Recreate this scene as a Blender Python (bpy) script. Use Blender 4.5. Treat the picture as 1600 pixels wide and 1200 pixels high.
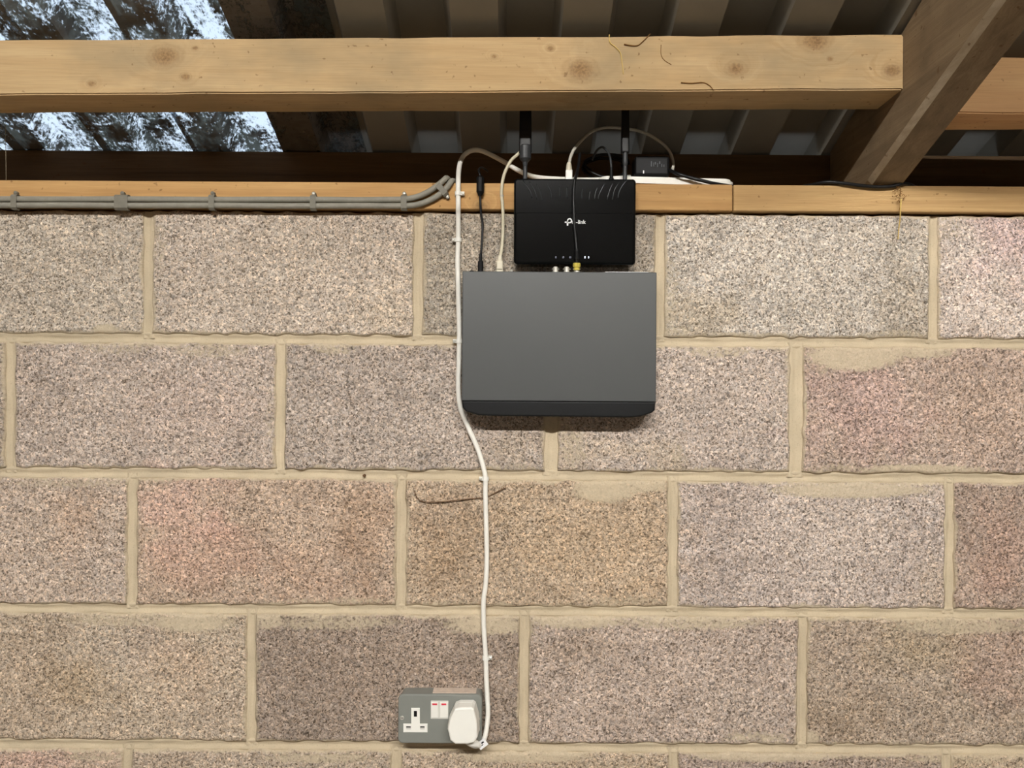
import bpy, bmesh, math, random
import numpy as np
from mathutils import Vector, Matrix

# ------------------------------------------------------------------ camera, world, exposure
for o in list(bpy.data.objects):
    bpy.data.objects.remove(o)
SC = bpy.context.scene
COL = SC.collection
F, D, CZ, ROLL = 1295.0, 1.378, 1.70, math.radians(0.35)
cam_d = bpy.data.cameras.new('camera')
cam_d.sensor_width = 36.0
cam_d.lens = 36.0 * F / 1600.0
cam_d.clip_start = 0.02
cam = bpy.data.objects.new('camera', cam_d)
COL.objects.link(cam)
ca, sa = math.cos(ROLL), math.sin(ROLL)
cam.matrix_world = Matrix(((ca, -sa, 0, 0), (0, 0, -1, -D), (sa, ca, 0, CZ), (0, 0, 0, 1)))
SC.camera = cam

world = bpy.data.worlds.new('overcast_sky')
SC.world = world
world.use_nodes = True
bg = world.node_tree.nodes['Background']
bg.inputs[0].default_value = (0.80, 0.89, 1.0, 1)
bg.inputs[1].default_value = 1.5

SC.view_settings.view_transform = 'Standard'
SC.view_settings.look = 'None'
SC.view_settings.gamma = 1.0
SC.view_settings.use_curve_mapping = False
SC.view_settings.exposure = 0.0
TUBE_STRENGTH = 960.0
TUBE_COLOUR = (1.0, 0.975, 0.93, 1)


def P(px, py, y):
    """point of the place seen at photo pixel (px, py) that lies y metres behind the wall face"""
    d = D + y
    u, v = (px - 800.0) / F, (600.0 - py) / F
    return Vector(((u * ca - v * sa) * d, y, CZ + (u * sa + v * ca) * d))


def lin(c):
    return tuple((x / 255.0 / 12.92 if x / 255.0 <= 0.04045 else ((x / 255.0 + 0.055) / 1.055) ** 2.4) for x in c)


# ------------------------------------------------------------------ materials
class NT:
    def __init__(self, name):
        self.m = bpy.data.materials.new(name)
        self.m.use_nodes = True
        self.t = self.m.node_tree
        self.b = self.t.nodes['Principled BSDF']
        self.out = self.t.nodes['Material Output']

    def n(self, typ, **kw):
        nd = self.t.nodes.new(typ)
        for k, v in kw.items():
            if k.startswith('i_'):
                key = k[2:]
                nd.inputs[int(key) if key.isdigit() else key.replace('_', ' ')].default_value = v
            else:
                setattr(nd, k, v)
        return nd

    def l(self, a, b):
        self.t.links.new(a, b)

    def math(self, op, a, b=None, c=None, clamp=False):
        nd = self.n('ShaderNodeMath', operation=op)
        nd.use_clamp = clamp
        for i, v in enumerate((a, b, c)):
            if v is None:
                continue
            if isinstance(v, (int, float)):
                nd.inputs[i].default_value = v
            else:
                self.l(v, nd.inputs[i])
        return nd.outputs[0]

    def mix(self, fac, a, b, blend='MIX'):
        nd = self.n('ShaderNodeMix', data_type='RGBA', blend_type=blend)
        for s, v in ((nd.inputs[0], fac), (nd.inputs[6], a), (nd.inputs[7], b)):
            if isinstance(v, (int, float)):
                s.default_value = v
            elif isinstance(v, tuple):
                s.default_value = v if len(v) == 4 else v + (1,)
            else:
                self.l(v, s)
        return nd.outputs[2]

    def ramp(self, fac, stops):
        nd = self.n('ShaderNodeValToRGB')
        e = nd.color_ramp.elements
        while len(e) < len(stops):
            e.new(0.5)
        for i, (p, c) in enumerate(stops):
            e[i].position = p
            if isinstance(c, (int, float)):
                c = (c, c, c)
            e[i].color = tuple(c) + (1,)
        self.l(fac, nd.inputs[0])
        return nd.outputs[0]

    def pos(self, scale=None, loc=None):
        g = self.n('ShaderNodeNewGeometry')
        if scale is None:
            return g.outputs['Position']
        mp = self.n('ShaderNodeMapping')
        mp.inputs['Scale'].default_value = scale
        if loc:
            mp.inputs['Location'].default_value = loc
        self.l(g.outputs['Position'], mp.inputs[0])
        return mp.outputs[0]

    def noise(self, vec, scale, detail=3.0, rough=0.5, dist=0.0):
        nd = self.n('ShaderNodeTexNoise')
        nd.inputs['Scale'].default_value = scale
        nd.inputs['Detail'].default_value = detail
        nd.inputs['Roughness'].default_value = rough
        nd.inputs['Distortion'].default_value = dist
        self.l(vec, nd.inputs['Vector'])
        return nd.outputs[0]

    def bump(self, h, strength, dist):
        nd = self.n('ShaderNodeBump')
        nd.inputs['Strength'].default_value = strength
        nd.inputs['Distance'].default_value = dist
        self.l(h, nd.inputs['Height'])
        self.l(nd.outputs[0], self.b.inputs['Normal'])

    def setc(self, v):
        if isinstance(v, tuple):
            self.b.inputs['Base Color'].default_value = v + (1,)
        else:
            self.l(v, self.b.inputs['Base Color'])


def plain(name, srgb, rough=0.5, metal=0.0, spec=0.5, var=0.12, vscale=40.0, bump=0.0, bscale=300.0, coat=0.0):
    t = NT(name)
    c = lin(srgb)
    p = t.pos()
    nz = t.noise(p, vscale, 4.0, 0.6)
    t.setc(t.mix(nz, tuple(x * (1 - var) for x in c), tuple(min(1, x * (1 + var)) for x in c)))
    t.b.inputs['Roughness'].default_value = rough
    t.b.inputs['Metallic'].default_value = metal
    t.b.inputs['Specular IOR Level'].default_value = spec
    t.b.inputs['Coat Weight'].default_value = coat
    if bump:
        t.bump(t.noise(p, bscale, 2.0), bump, 0.0006)
    return t.m


MORTAR = lin((202, 186, 159))


def mat_block():
    t = NT('aggregate_block')
    at = t.n('ShaderNodeAttribute', attribute_name='tint')
    sm = t.n('ShaderNodeAttribute', attribute_name='smear')
    p = t.pos()
    warp = t.n('ShaderNodeTexNoise')
    warp.inputs['Scale'].default_value = 160
    warp.inputs['Detail'].default_value = 2
    t.l(p, warp.inputs['Vector'])
    wv = t.n('ShaderNodeVectorMath', operation='SCALE')
    wv.inputs['Scale'].default_value = 0.0045
    t.l(warp.outputs[1], wv.inputs[0])
    add = t.n('ShaderNodeVectorMath', operation='ADD')
    t.l(p, add.inputs[0]); t.l(wv.outputs[0], add.inputs[1])
    v1 = t.n('ShaderNodeTexVoronoi', feature='F1')
    v1.inputs['Scale'].default_value = 265
    t.l(add.outputs[0], v1.inputs['Vector'])
    s1 = t.n('ShaderNodeSeparateColor'); t.l(v1.outputs['Color'], s1.inputs[0])
    v2 = t.n('ShaderNodeTexVoronoi', feature='F1')
    v2.inputs['Scale'].default_value = 560
    t.l(add.outputs[0], v2.inputs['Vector'])
    s2 = t.n('ShaderNodeSeparateColor'); t.l(v2.outputs['Color'], s2.inputs[0])
    g1 = t.ramp(s1.outputs[0], [(0.0, 0.55), (0.12, 0.88), (0.45, 1.08), (0.8, 1.25), (1.0, 1.6)])
    g2 = t.ramp(s2.outputs[1], [(0.0, 0.5), (0.14, 0.9), (0.5, 1.08), (1.0, 1.32)])
    grain = t.mix(1.0, g1, g2, 'MULTIPLY')
    pit = t.noise(p, 300, 3.0, 0.55, 0.5)
    pitm = t.ramp(pit, [(0.37, 1.0), (0.425, 0.0)])
    base = t.mix(1.0, at.outputs['Color'], grain, 'MULTIPLY')
    hue = t.mix(s1.outputs[2], (1.04, 0.99, 0.94), (0.97, 1.0, 1.05))
    base = t.mix(1.0, base, hue, 'MULTIPLY')
    base = t.mix(t.math('MULTIPLY', pitm, 0.8), base, t.mix(1.0, at.outputs['Color'], (0.26, 0.22, 0.18), 'MULTIPLY'))
    # mortar smeared over the arrises, broken up by the grain
    smn = t.noise(p, 170, 5.0, 0.7)
    sf = t.math('ADD', sm.outputs['Fac'], t.math('MULTIPLY', t.math('SUBTRACT', smn, 0.5), 1.7))
    smear = t.ramp(sf, [(0.36, 0.0), (0.72, 1.0)])
    smear = t.math('MULTIPLY', smear, t.math('GREATER_THAN', sm.outputs['Fac'], 0.02))
    mcol = t.mix(t.noise(p, 60, 4.0, 0.6), tuple(x * 0.84 for x in MORTAR), tuple(x * 1.08 for x in MORTAR))
    t.setc(t.mix(t.math('MULTIPLY', smear, 0.82), base, mcol))
    t.b.inputs['Roughness'].default_value = 0.95
    t.b.inputs['Specular IOR Level'].default_value = 0.15
    h = t.math('SUBTRACT', t.math('MULTIPLY', t.math('SUBTRACT', 0.8, v1.outputs['Distance']), 0.8), t.math('MULTIPLY', pitm, 0.9))
    h = t.math('ADD', h, t.math('MULTIPLY', t.math('SUBTRACT', 0.8, v2.outputs['Distance']), 0.35))
    h = t.math('ADD', h, t.math('MULTIPLY', s1.outputs[1], 0.5))
    h = t.math('MULTIPLY', h, t.math('SUBTRACT', 1.0, t.math('MULTIPLY', smear, 0.8)))
    t.bump(h, 0.75, 0.0022)
    return t.m


def mat_mortar():
    t = NT('sandy_mortar')
    p = t.pos()
    a = t.noise(p, 11, 6.0, 0.68)
    b = t.noise(p, 420, 3.0, 0.6)
    c = t.mix(a, tuple(x * 0.62 for x in MORTAR), tuple(x * 1.2 for x in MORTAR))
    c = t.mix(t.ramp(b, [(0.3, 0.35), (0.42, 0.0)]), c, tuple(x * 0.45 for x in MORTAR))
    t.setc(c)
    t.b.inputs['Roughness'].default_value = 0.95
    t.b.inputs['Specular IOR Level'].default_value = 0.15
    t.bump(t.math('ADD', t.math('MULTIPLY', b, 0.6), t.noise(p, 90, 4.0)), 0.5, 0.0016)
    return t.m


def mat_wood(name, light, dark, knots=(), axis='x', stain=0.3, seed=0.0, grain=1.0, grey=None):
    """long-grain sawn softwood; knots = (x, z, radius) on the face turned to the room"""
    t = NT(name)
    g = t.n('ShaderNodeNewGeometry')
    sep = t.n('ShaderNodeSeparateXYZ'); t.l(g.outputs['Position'], sep.inputs[0])
    X, Y, Z = sep.outputs
    kf = None
    ring = None
    kn_ = t.noise(g.outputs['Position'], 55, 4.0, 0.6)
    for (kx, kz, kr) in knots:
        dx = t.math('MULTIPLY', t.math('SUBTRACT', X, kx), 0.72)
        dz = t.math('SUBTRACT', Z, kz)
        r = t.math('SQRT', t.math('ADD', t.math('MULTIPLY', dx, dx), t.math('MULTIPLY', dz, dz)))
        q = t.math('MULTIPLY', t.math('DIVIDE', r, kr), t.math('ADD', 0.7, t.math('MULTIPLY', kn_, 0.6)))
        m = t.math('SUBTRACT', 1.0, q, clamp=True)
        m = t.math('MULTIPLY', m, 1.0)
        kf = m if kf is None else t.math('MAXIMUM', kf, m)
        h = t.math('SUBTRACT', 1.0, t.math('MULTIPLY', q, 0.45), clamp=True)
        ring = h if ring is None else t.math('MAXIMUM', ring, h)
    along = {'x': (2.2, 42, 42), 'y': (42, 2.2, 42)}[axis]
    pv = t.pos(along, (seed, seed * 1.7, seed * 0.6))
    if ring is not None:
        cb = t.n('ShaderNodeCombineXYZ')
        t.l(t.math('MULTIPLY', ring, 3.0), cb.inputs[2])
        ad = t.n('ShaderNodeVectorMath', operation='ADD')
        t.l(pv, ad.inputs[0]); t.l(cb.outputs[0], ad.inputs[1])
        pv = ad.outputs[0]
    n1 = t.noise(pv, 1.0, 3.0, 0.55, 0.8)
    fine = t.noise(t.pos({'x': (14, 420, 420), 'y': (420, 14, 420)}[axis], (seed, 0, 0)), 1.0, 2.0, 0.6)
    blot = t.noise(t.pos((5, 9, 9), (seed, 3, 1)), 1.0, 4.0, 0.6)
    L, K = lin(light), lin(dark)
    col = t.mix(t.ramp(n1, [(0.3, 0.0), (0.72, grain)]), L, K)
    col = t.mix(t.math('MULTIPLY', t.ramp(fine, [(0.42, 0.0), (0.75, 1.0)]), 0.28), col, tuple(x * 0.62 for x in K))
    gc = lin(grey) if grey else tuple(x * 0.6 for x in L)
    col = t.mix(t.math('MULTIPLY', t.ramp(blot, [(0.45, 0.0), (0.68, 1.0)]), stain), col, gc)
    specks = t.noise(t.pos((1, 1, 1), (seed, 7, 2)), 95, 2.0, 0.5)
    col = t.mix(t.ramp(specks, [(0.68, 0.0), (0.74, 0.55)]), col, lin((96, 64, 34)))
    if kf is not None:
        kc = t.mix(t.ramp(t.noise(t.pos((1, 1, 1)), 260, 2.0), [(0.35, 0.0), (0.65, 1.0)]), lin((118, 90, 60)), lin((154, 122, 82)))
        col = t.mix(t.ramp(kf, [(0.0, 0.0), (0.16, 0.25), (0.3, 0.2), (0.5, 0.62), (0.8, 0.9)]), col, kc)
    t.setc(col)
    t.b.inputs['Roughness'].default_value = 0.8
    t.b.inputs['Specular IOR Level'].default_value = 0.25
    t.bump(t.math('ADD', n1, t.math('MULTIPLY', fine, 0.8)), 0.35, 0.0012)
    return t.m


def mat_rooflight():
    """clear profiled sheet, grimed and dotted with moss so that daylight comes through in patches"""
    t = NT('grimy_clear_sheet')
    p0 = t.n('ShaderNodeNewGeometry').outputs['Position']
    sp = t.n('ShaderNodeSeparateXYZ'); t.l(p0, sp.inputs[0])
    fine = t.noise(t.pos((1.0, 0.6, 0.6)), 190, 6.0, 0.75, 0.4)
    big = t.noise(t.pos((1.0, 0.55, 0.3), (0.31, 0.2, 0)), 19, 4.0, 0.65, 0.5)
    # streaks of rain-washed grime
    mp = t.n('ShaderNodeMapping'); mp.inputs['Rotation'].default_value = (0, 0, 0.9); mp.inputs['Scale'].default_value = (30, 190, 60)
    t.l(p0, mp.inputs[0])
    stk = t.noise(mp.outputs[0], 1.0, 3.0, 0.6, 0.4)
    # moss settles on one flank of each corrugation
    ph = t.math('FRACT', t.math('DIVIDE', t.math('ADD', sp.outputs[0], 5.1426), 0.1667))
    band = t.math('SINE', t.math('MULTIPLY', t.math('ADD', ph, 0.22), 6.2832))
    v = t.math('ADD', t.math('MULTIPLY', fine, 1.0), t.math('MULTIPLY', t.math('SUBTRACT', big, 0.5), 1.2))
    v = t.math('ADD', v, t.math('MULTIPLY', t.math('SUBTRACT', stk, 0.5), 0.36))
    v = t.math('ADD', v, t.math('MULTIPLY', band, 0.075))
    mask = t.ramp(v, [(0.45, 0.0), (0.51, 0.16), (0.56, 0.62), (0.66, 1.0)])
    film = t.ramp(t.noise(t.pos((1, 0.6, 0.6), (1.3, 0, 0)), 26, 5.0, 0.7), [(0.38, 0.0), (0.58, 1.0)])
    tr = t.n('ShaderNodeBsdfTransparent')
    tr.inputs[0].default_value = (0.80, 0.84, 0.88, 1)
    hz = t.n('ShaderNodeBsdfTransparent')
    t.l(t.mix(film, (0.02, 0.02, 0.018), (0.36, 0.40, 0.385)), hz.inputs[0])
    mud = t.mix(t.noise(p0, 60, 5.0, 0.7), lin((96, 84, 70)), lin((160, 150, 140)))
    t.setc(mud)
    t.b.inputs['Roughness'].default_value = 0.5
    veil = t.n('ShaderNodeMixShader'); veil.inputs[0].default_value = 0.5
    t.l(t.b.outputs[0], veil.inputs[1]); t.l(hz.outputs[0], veil.inputs[2])
    mx = t.n('ShaderNodeMixShader')
    t.l(mask, mx.inputs[0]); t.l(veil.outputs[0], mx.inputs[1]); t.l(tr.outputs[0], mx.inputs[2])
    t.l(mx.outputs[0], t.out.inputs[0])
    return t.m


def mat_emit(name, col, s, base=0.8):
    t = NT(name)
    t.b.inputs['Base Color'].default_value = (base, base, base, 1)
    t.b.inputs['Emission Color'].default_value = col
    t.b.inputs['Emission Strength'].default_value = s
    return t.m


M = dict(
    block=mat_block(), mortar=mat_mortar(), rooflight=mat_rooflight(),
    roof=plain('dull_painted_steel', (134, 129, 118), 0.45, 0.0, 0.5, 0.2, 9, 0.1, 60),
    concrete=plain('concrete', (124, 119, 111), 0.9, 0, 0.2, 0.25, 6, 0.4, 120),
    render=plain('plain_blockwork', (112, 103, 92), 0.95, 0, 0.2, 0.2, 8, 0.5, 160),
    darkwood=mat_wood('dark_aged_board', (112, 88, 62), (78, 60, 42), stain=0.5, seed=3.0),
    white=plain('white_plastic', (238, 236, 228), 0.35, 0, 0.5, 0.03),
    whitecable=plain('white_pvc', (236, 233, 224), 0.45, 0, 0.4, 0.05, 90),
    greycable=plain('dusty_grey_pvc', (140, 136, 124), 0.6, 0, 0.4, 0.25, 70, 0.4, 500),
    greyclip=plain('grey_clip_plastic', (122, 118, 106), 0.6, 0, 0.3, 0.2, 90),
    steel=plain('zinc_steel', (205, 202, 192), 0.35, 0.45, 0.5, 0.08),
    brass=plain('gilt_connector', (222, 204, 96), 0.35, 0.35, 0.5, 0.08),
    beige=plain('cream_cable_pvc', (206, 198, 172), 0.5, 0, 0.4, 0.06, 90),
    beigeplug=plain('clear_cream_plug', (214, 206, 184), 0.3, 0, 0.5, 0.05),
    palecable=plain('pale_grey_cable', (190, 186, 174), 0.5, 0, 0.4, 0.06),
    black=plain('black_rubber', (18, 18, 19), 0.45, 0, 0.35, 0.15),
    blackplastic=plain('matt_black_plastic', (14, 14, 15), 0.5, 0, 0.2, 0.15),
    antenna=plain('antenna_black', (14, 14, 15), 0.5, 0, 0.35, 0.15),
    knuckle=plain('antenna_knuckle', (52, 54, 56), 0.45, 0, 0.4, 0.1),
    gloss=plain('piano_black', (5, 7, 8), 0.14, 0, 0.22, 0.2, 30),
    rib=plain('dark_teal_rib', (14, 24, 27), 0.25, 0, 0.5, 0.1),
    cover=plain('charcoal_powder_coat', (70, 72, 72), 0.36, 0.0, 0.5, 0.03, 14, 0.08, 1800),
    panel=plain('black_front_moulding', (15, 16, 17), 0.5, 0, 0.2, 0.08),
    boxgrey=plain('grey_stove_enamel', (128, 130, 124), 0.38, 0.0, 0.5, 0.07, 30),
    red=plain('red_switch_mark', (206, 52, 70), 0.5, 0, 0.3, 0.05),
    shutter=plain('shutter_grey', (206, 204, 196), 0.5, 0, 0.3, 0.03),
    dust=plain('pale_mortar_dust', (206, 188, 172), 0.9, 0, 0.2, 0.3, 120),
    dark=plain('slot_black', (12, 12, 12), 0.6, 0, 0.2, 0.1),
    print_white=plain('white_print', (240, 240, 240), 0.5, 0, 0.3, 0.02),
    print_grey=plain('grey_print', (84, 88, 92), 0.5, 0, 0.3, 0.05),
    straw=plain('dry_straw', (206, 176, 104), 0.7, 0, 0.3, 0.2, 120),
    strawdark=plain('matted_straw', (120, 84, 44), 0.8, 0, 0.2, 0.3, 200),
    twig=plain('rusty_wire', (104, 78, 56), 0.7, 0, 0.2, 0.2, 90),
    web=plain('cobweb_strand', (150, 140, 118), 0.7, 0, 0.2, 0.1),
    lampwhite=plain('white_enamel', (225, 225, 220), 0.4, 0, 0.5, 0.04),
    tube=mat_emit('fluorescent_tube', TUBE_COLOUR, TUBE_STRENGTH),
    led=mat_emit('white_blue_led', (0.75, 0.85, 1.0, 1), 1.6, 0.3),
    leddim=mat_emit('dim_blue_led', (0.30, 0.38, 0.75, 1), 0.10, 0.03),
)


# ------------------------------------------------------------------ object helpers
def tag(o, label=None, cat=None, group=None, kind=None):
    if label: o['label'] = label
    if cat: o['category'] = cat
    if group: o['group'] = group
    if kind: o['kind'] = kind
    return o


def empty(name, loc, label=None, cat=None, group=None, kind=None):
    o = bpy.data.objects.new(name, None)
    o.empty_display_size = 0.02
    COL.objects.link(o)
    o.location = loc
    return tag(o, label, cat, group, kind)


def link(name, mesh, mat, parent=None):
    o = bpy.data.objects.new(name, mesh)
    if mat is not None and not mesh.materials:
        mesh.materials.append(M[mat] if isinstance(mat, str) else mat)
    COL.objects.link(o)
    if parent is not None:
        o.parent = parent
        if parent.parent is None:
            o.matrix_parent_inverse = Matrix.Translation(parent.location).inverted()
    return o


class MB:
    """collects shapes (in place coordinates) for one mesh object"""

    def __init__(self):
        self.bm = bmesh.new()

    def hexa(self, c, bevel=0.0, seg=2):
        """c: 8 corners, bottom loop 0-3 then top loop 4-7"""
        bm = bmesh.new()
        vs = [bm.verts.new(p) for p in c]
        for f in ((3, 2, 1, 0), (4, 5, 6, 7), (0, 1, 5, 4), (1, 2, 6, 5), (2, 3, 7, 6), (3, 0, 4, 7)):
            bm.faces.new([vs[i] for i in f])
        bmesh.ops.recalc_face_normals(bm, faces=bm.faces)
        if bevel:
            bmesh.ops.bevel(bm, geom=list(bm.edges), offset=bevel, segments=seg, profile=0.5, affect='EDGES')
        return self.take(bm)

    def take(self, bm):
        me = bpy.data.meshes.new('tmp')
        bm.to_mesh(me); bm.free()
        self.bm.from_mesh(me)
        bpy.data.meshes.remove(me)
        return self

    def box(self, x0, x1, y0, y1, z0, z1, bevel=0.0, seg=2):
        return self.hexa([(x0, y0, z0), (x1, y0, z0), (x1, y1, z0), (x0, y1, z0),
                          (x0, y0, z1), (x1, y0, z1), (x1, y1, z1), (x0, y1, z1)], bevel, seg)

    def prism(self, outline, y0, y1, bevel=0.0, seg=2, outline_back=None):
        """outline: (x, z) loop at y0 (towards the room); the back loop at y1"""
        bm = bmesh.new()
        a = [bm.verts.new((x, y0, z)) for x, z in outline]
        b = [bm.verts.new((x, y1, z)) for x, z in (outline_back or outline)]
        n = len(a)
        fr = bm.faces.new(a); bk = bm.faces.new(b[::-1])
        for i in range(n):
            bm.faces.new((a[i], b[i], b[(i + 1) % n], a[(i + 1) % n]))
        bmesh.ops.recalc_face_normals(bm, faces=bm.faces)
        if bevel:
            bmesh.ops.bevel(bm, geom=[e for e in bm.edges if all(v in a for v in e.verts)], offset=bevel, segments=seg, profile=0.5, affect='EDGES')
        return self.take(bm)

    def tube(self, pts, r, sides=10, smooth_n=6, cap=True, r_end=None, flat=1.0):
        pts = [Vector(p) for p in pts]
        if smooth_n > 1 and len(pts) > 2:
            q = []
            ext = [pts[0] * 2 - pts[1]] + pts + [pts[-1] * 2 - pts[-2]]
            for i in range(1, len(ext) - 2):
                p0, p1, p2, p3 = ext[i - 1:i + 3]
                for k in range(smooth_n):
                    t = k / smooth_n
                    q.append(0.5 * ((2 * p1) + (p2 - p0) * t + (2 * p0 - 5 * p1 + 4 * p2 - p3) * t * t + (3 * p1 - p0 - 3 * p2 + p3) * t ** 3))
            q.append(pts[-1])
            pts = q
        bm = self.bm
        n = len(pts)
        tg = [(pts[min(i + 1, n - 1)] - pts[max(i - 1, 0)]).normalized() for i in range(n)]
        ref = Vector((0, 1, 0)) if abs(tg[0].y) < 0.9 else Vector((1, 0, 0))
        u = (ref - tg[0] * ref.dot(tg[0])).normalized()
        rings = []
        for i in range(n):
            u = (u - tg[i] * u.dot(tg[i])).normalized()
            w = tg[i].cross(u)
            rr = r if r_end is None else r + (r_end - r) * i / (n - 1)
            rings.append([bm.verts.new(pts[i] + (u * math.cos(a) * flat + w * math.sin(a)) * rr) for a in [2 * math.pi * k / sides for k in range(sides)]])
        for i in range(n - 1):
            for k in range(sides):
                f = bm.faces.new((rings[i][k], rings[i][(k + 1) % sides], rings[i + 1][(k + 1) % sides], rings[i + 1][k]))
                f.smooth = True
        if cap:
            bm.faces.new(rings[0][::-1]); bm.faces.new(rings[-1])
        return self

    def lathe(self, p0, axis, prof, sides=16):
        """prof: (distance along axis, radius)"""
        ax = Vector(axis).normalized()
        ref = Vector((0, 1, 0)) if abs(ax.y) < 0.9 else Vector((1, 0, 0))
        u = (ref - ax * ref.dot(ax)).normalized(); w = ax.cross(u)
        p0 = Vector(p0); bm = self.bm
        rings = [[bm.verts.new(p0 + ax * h + (u * math.cos(a) + w * math.sin(a)) * r) for a in [2 * math.pi * k / sides for k in range(sides)]] for h, r in prof]
        for i in range(len(rings) - 1):
            for k in range(sides):
                bm.faces.new((rings[i][k], rings[i][(k + 1) % sides], rings[i + 1][(k + 1) % sides], rings[i + 1][k]))
        bm.faces.new(rings[0][::-1]); bm.faces.new(rings[-1])
        return self

    def build(self, name, mat, parent=None):
        bmesh.ops.recalc_face_normals(self.bm, faces=self.bm.faces)
        me = bpy.data.meshes.new(name)
        self.bm.to_mesh(me); self.bm.free()
        return link(name, me, mat, parent)


def rrect(x0, x1, z0, z1, r, n=5):
    out = []
    for cx, cz, a0 in ((x1 - r, z1 - r, 0), (x0 + r, z1 - r, 90), (x0 + r, z0 + r, 180), (x1 - r, z0 + r, 270)):
        for k in range(n + 1):
            a = math.radians(a0 + 90 * k / n)
            out.append((cx + r * math.cos(a), cz + r * math.sin(a)))
    return out


def xz(pts, y):
    return [(P(a, b, y).x, P(a, b, y).z) for a, b in pts]


# ------------------------------------------------------------------ room shell
X0, X1, YF = -2.2, 2.2, -6.8
WALL_TOP = P(800, 333, 0).z


def roof_z(y):
    return 2.127 + 0.36 * (0.162 - y)


b = MB(); b.box(X0 - 0.2, X1 + 0.2, YF - 0.2, 0.25, -0.12, 0.0)
tag(b.build('floor', 'concrete'), kind='structure')
for nm, xa, xb in (('wall_left', X0 - 0.2, X0), ('wall_right', X1, X1 + 0.2)):
    b = MB()
    b.hexa([(xa, YF - 0.2, 0), (xb, YF - 0.2, 0), (xb, 0.3, 0), (xa, 0.3, 0),
            (xa, YF - 0.2, roof_z(YF - 0.2) + 0.04), (xb, YF - 0.2, roof_z(YF - 0.2) + 0.04), (xb, 0.3, roof_z(0.3) + 0.04), (xa, 0.3, roof_z(0.3) + 0.04)])
    tag(b.build(nm, 'render'), kind='structure')
b = MB(); b.box(X0, X1, YF - 0.2, YF, 0, roof_z(YF) + 0.03)
tag(b.build('wall_front', 'darkwood'), kind='structure')  # unseen wall; its dark boarding is invented to keep the router's reflection dark


# ---- blockwork
class Noise2:
    def __init__(self, seed):
        self.t = np.random.default_rng(seed).random((256, 256))

    def __call__(self, x, y):
        xi = np.floor(x).astype(int); yi = np.floor(y).astype(int)
        fx = x - xi; fy = y - yi
        fx = fx * fx * (3 - 2 * fx); fy = fy * fy * (3 - 2 * fy)
        t = self.t
        a = t[yi % 256, xi % 256]; b_ = t[yi % 256, (xi + 1) % 256]
        c = t[(yi + 1) % 256, xi % 256]; d = t[(yi + 1) % 256, (xi + 1) % 256]
        return (a * (1 - fx) + b_ * fx) * (1 - fy) + (c * (1 - fx) + d * fx) * fy


NA, NB, NC, ND = Noise2(1), Noise2(2), Noise2(3), Noise2(4)
core = MB(); core.box(X0, X1, 0.016, 0.19, 0.0, WALL_TOP - 0.002)
wall = tag(core.build('wall_rear', 'mortar'), kind='structure')

S = D / F     # metres per photo pixel on the wall face
BEDS = [333, 532, 743, 955, 1168, 1379, 1590, 1801, 2012, 2198]
PERPS = [
    [230, 652, 1030, 1458], [15, 438, 862, 1245], [207, 628, 1053, 1486], [395, 822, 1257], [202, 622, 1056, 1483],
    [395, 820, 1245], [205, 630, 1055, 1480], [395, 820, 1245], [205, 630, 1055, 1480]]
TINT = [
    [(182, 168, 150), (184, 168, 151), (160, 148, 131), (183, 172, 158), (194, 178, 166)],
    [(166, 150, 134), (174, 157, 143), (166, 151, 138), (176, 160, 147), (174, 151, 135)],
    [(176, 156, 138), (172, 148, 126), (170, 148, 122), (174, 158, 147), (160, 138, 122)],
    [(168, 150, 128), (142, 125, 110), (162, 144, 130), (156, 138, 119)],
    [(176, 152, 132), (168, 150, 130), (170, 150, 128), (150, 132, 120), (172, 152, 128)],
]
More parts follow.
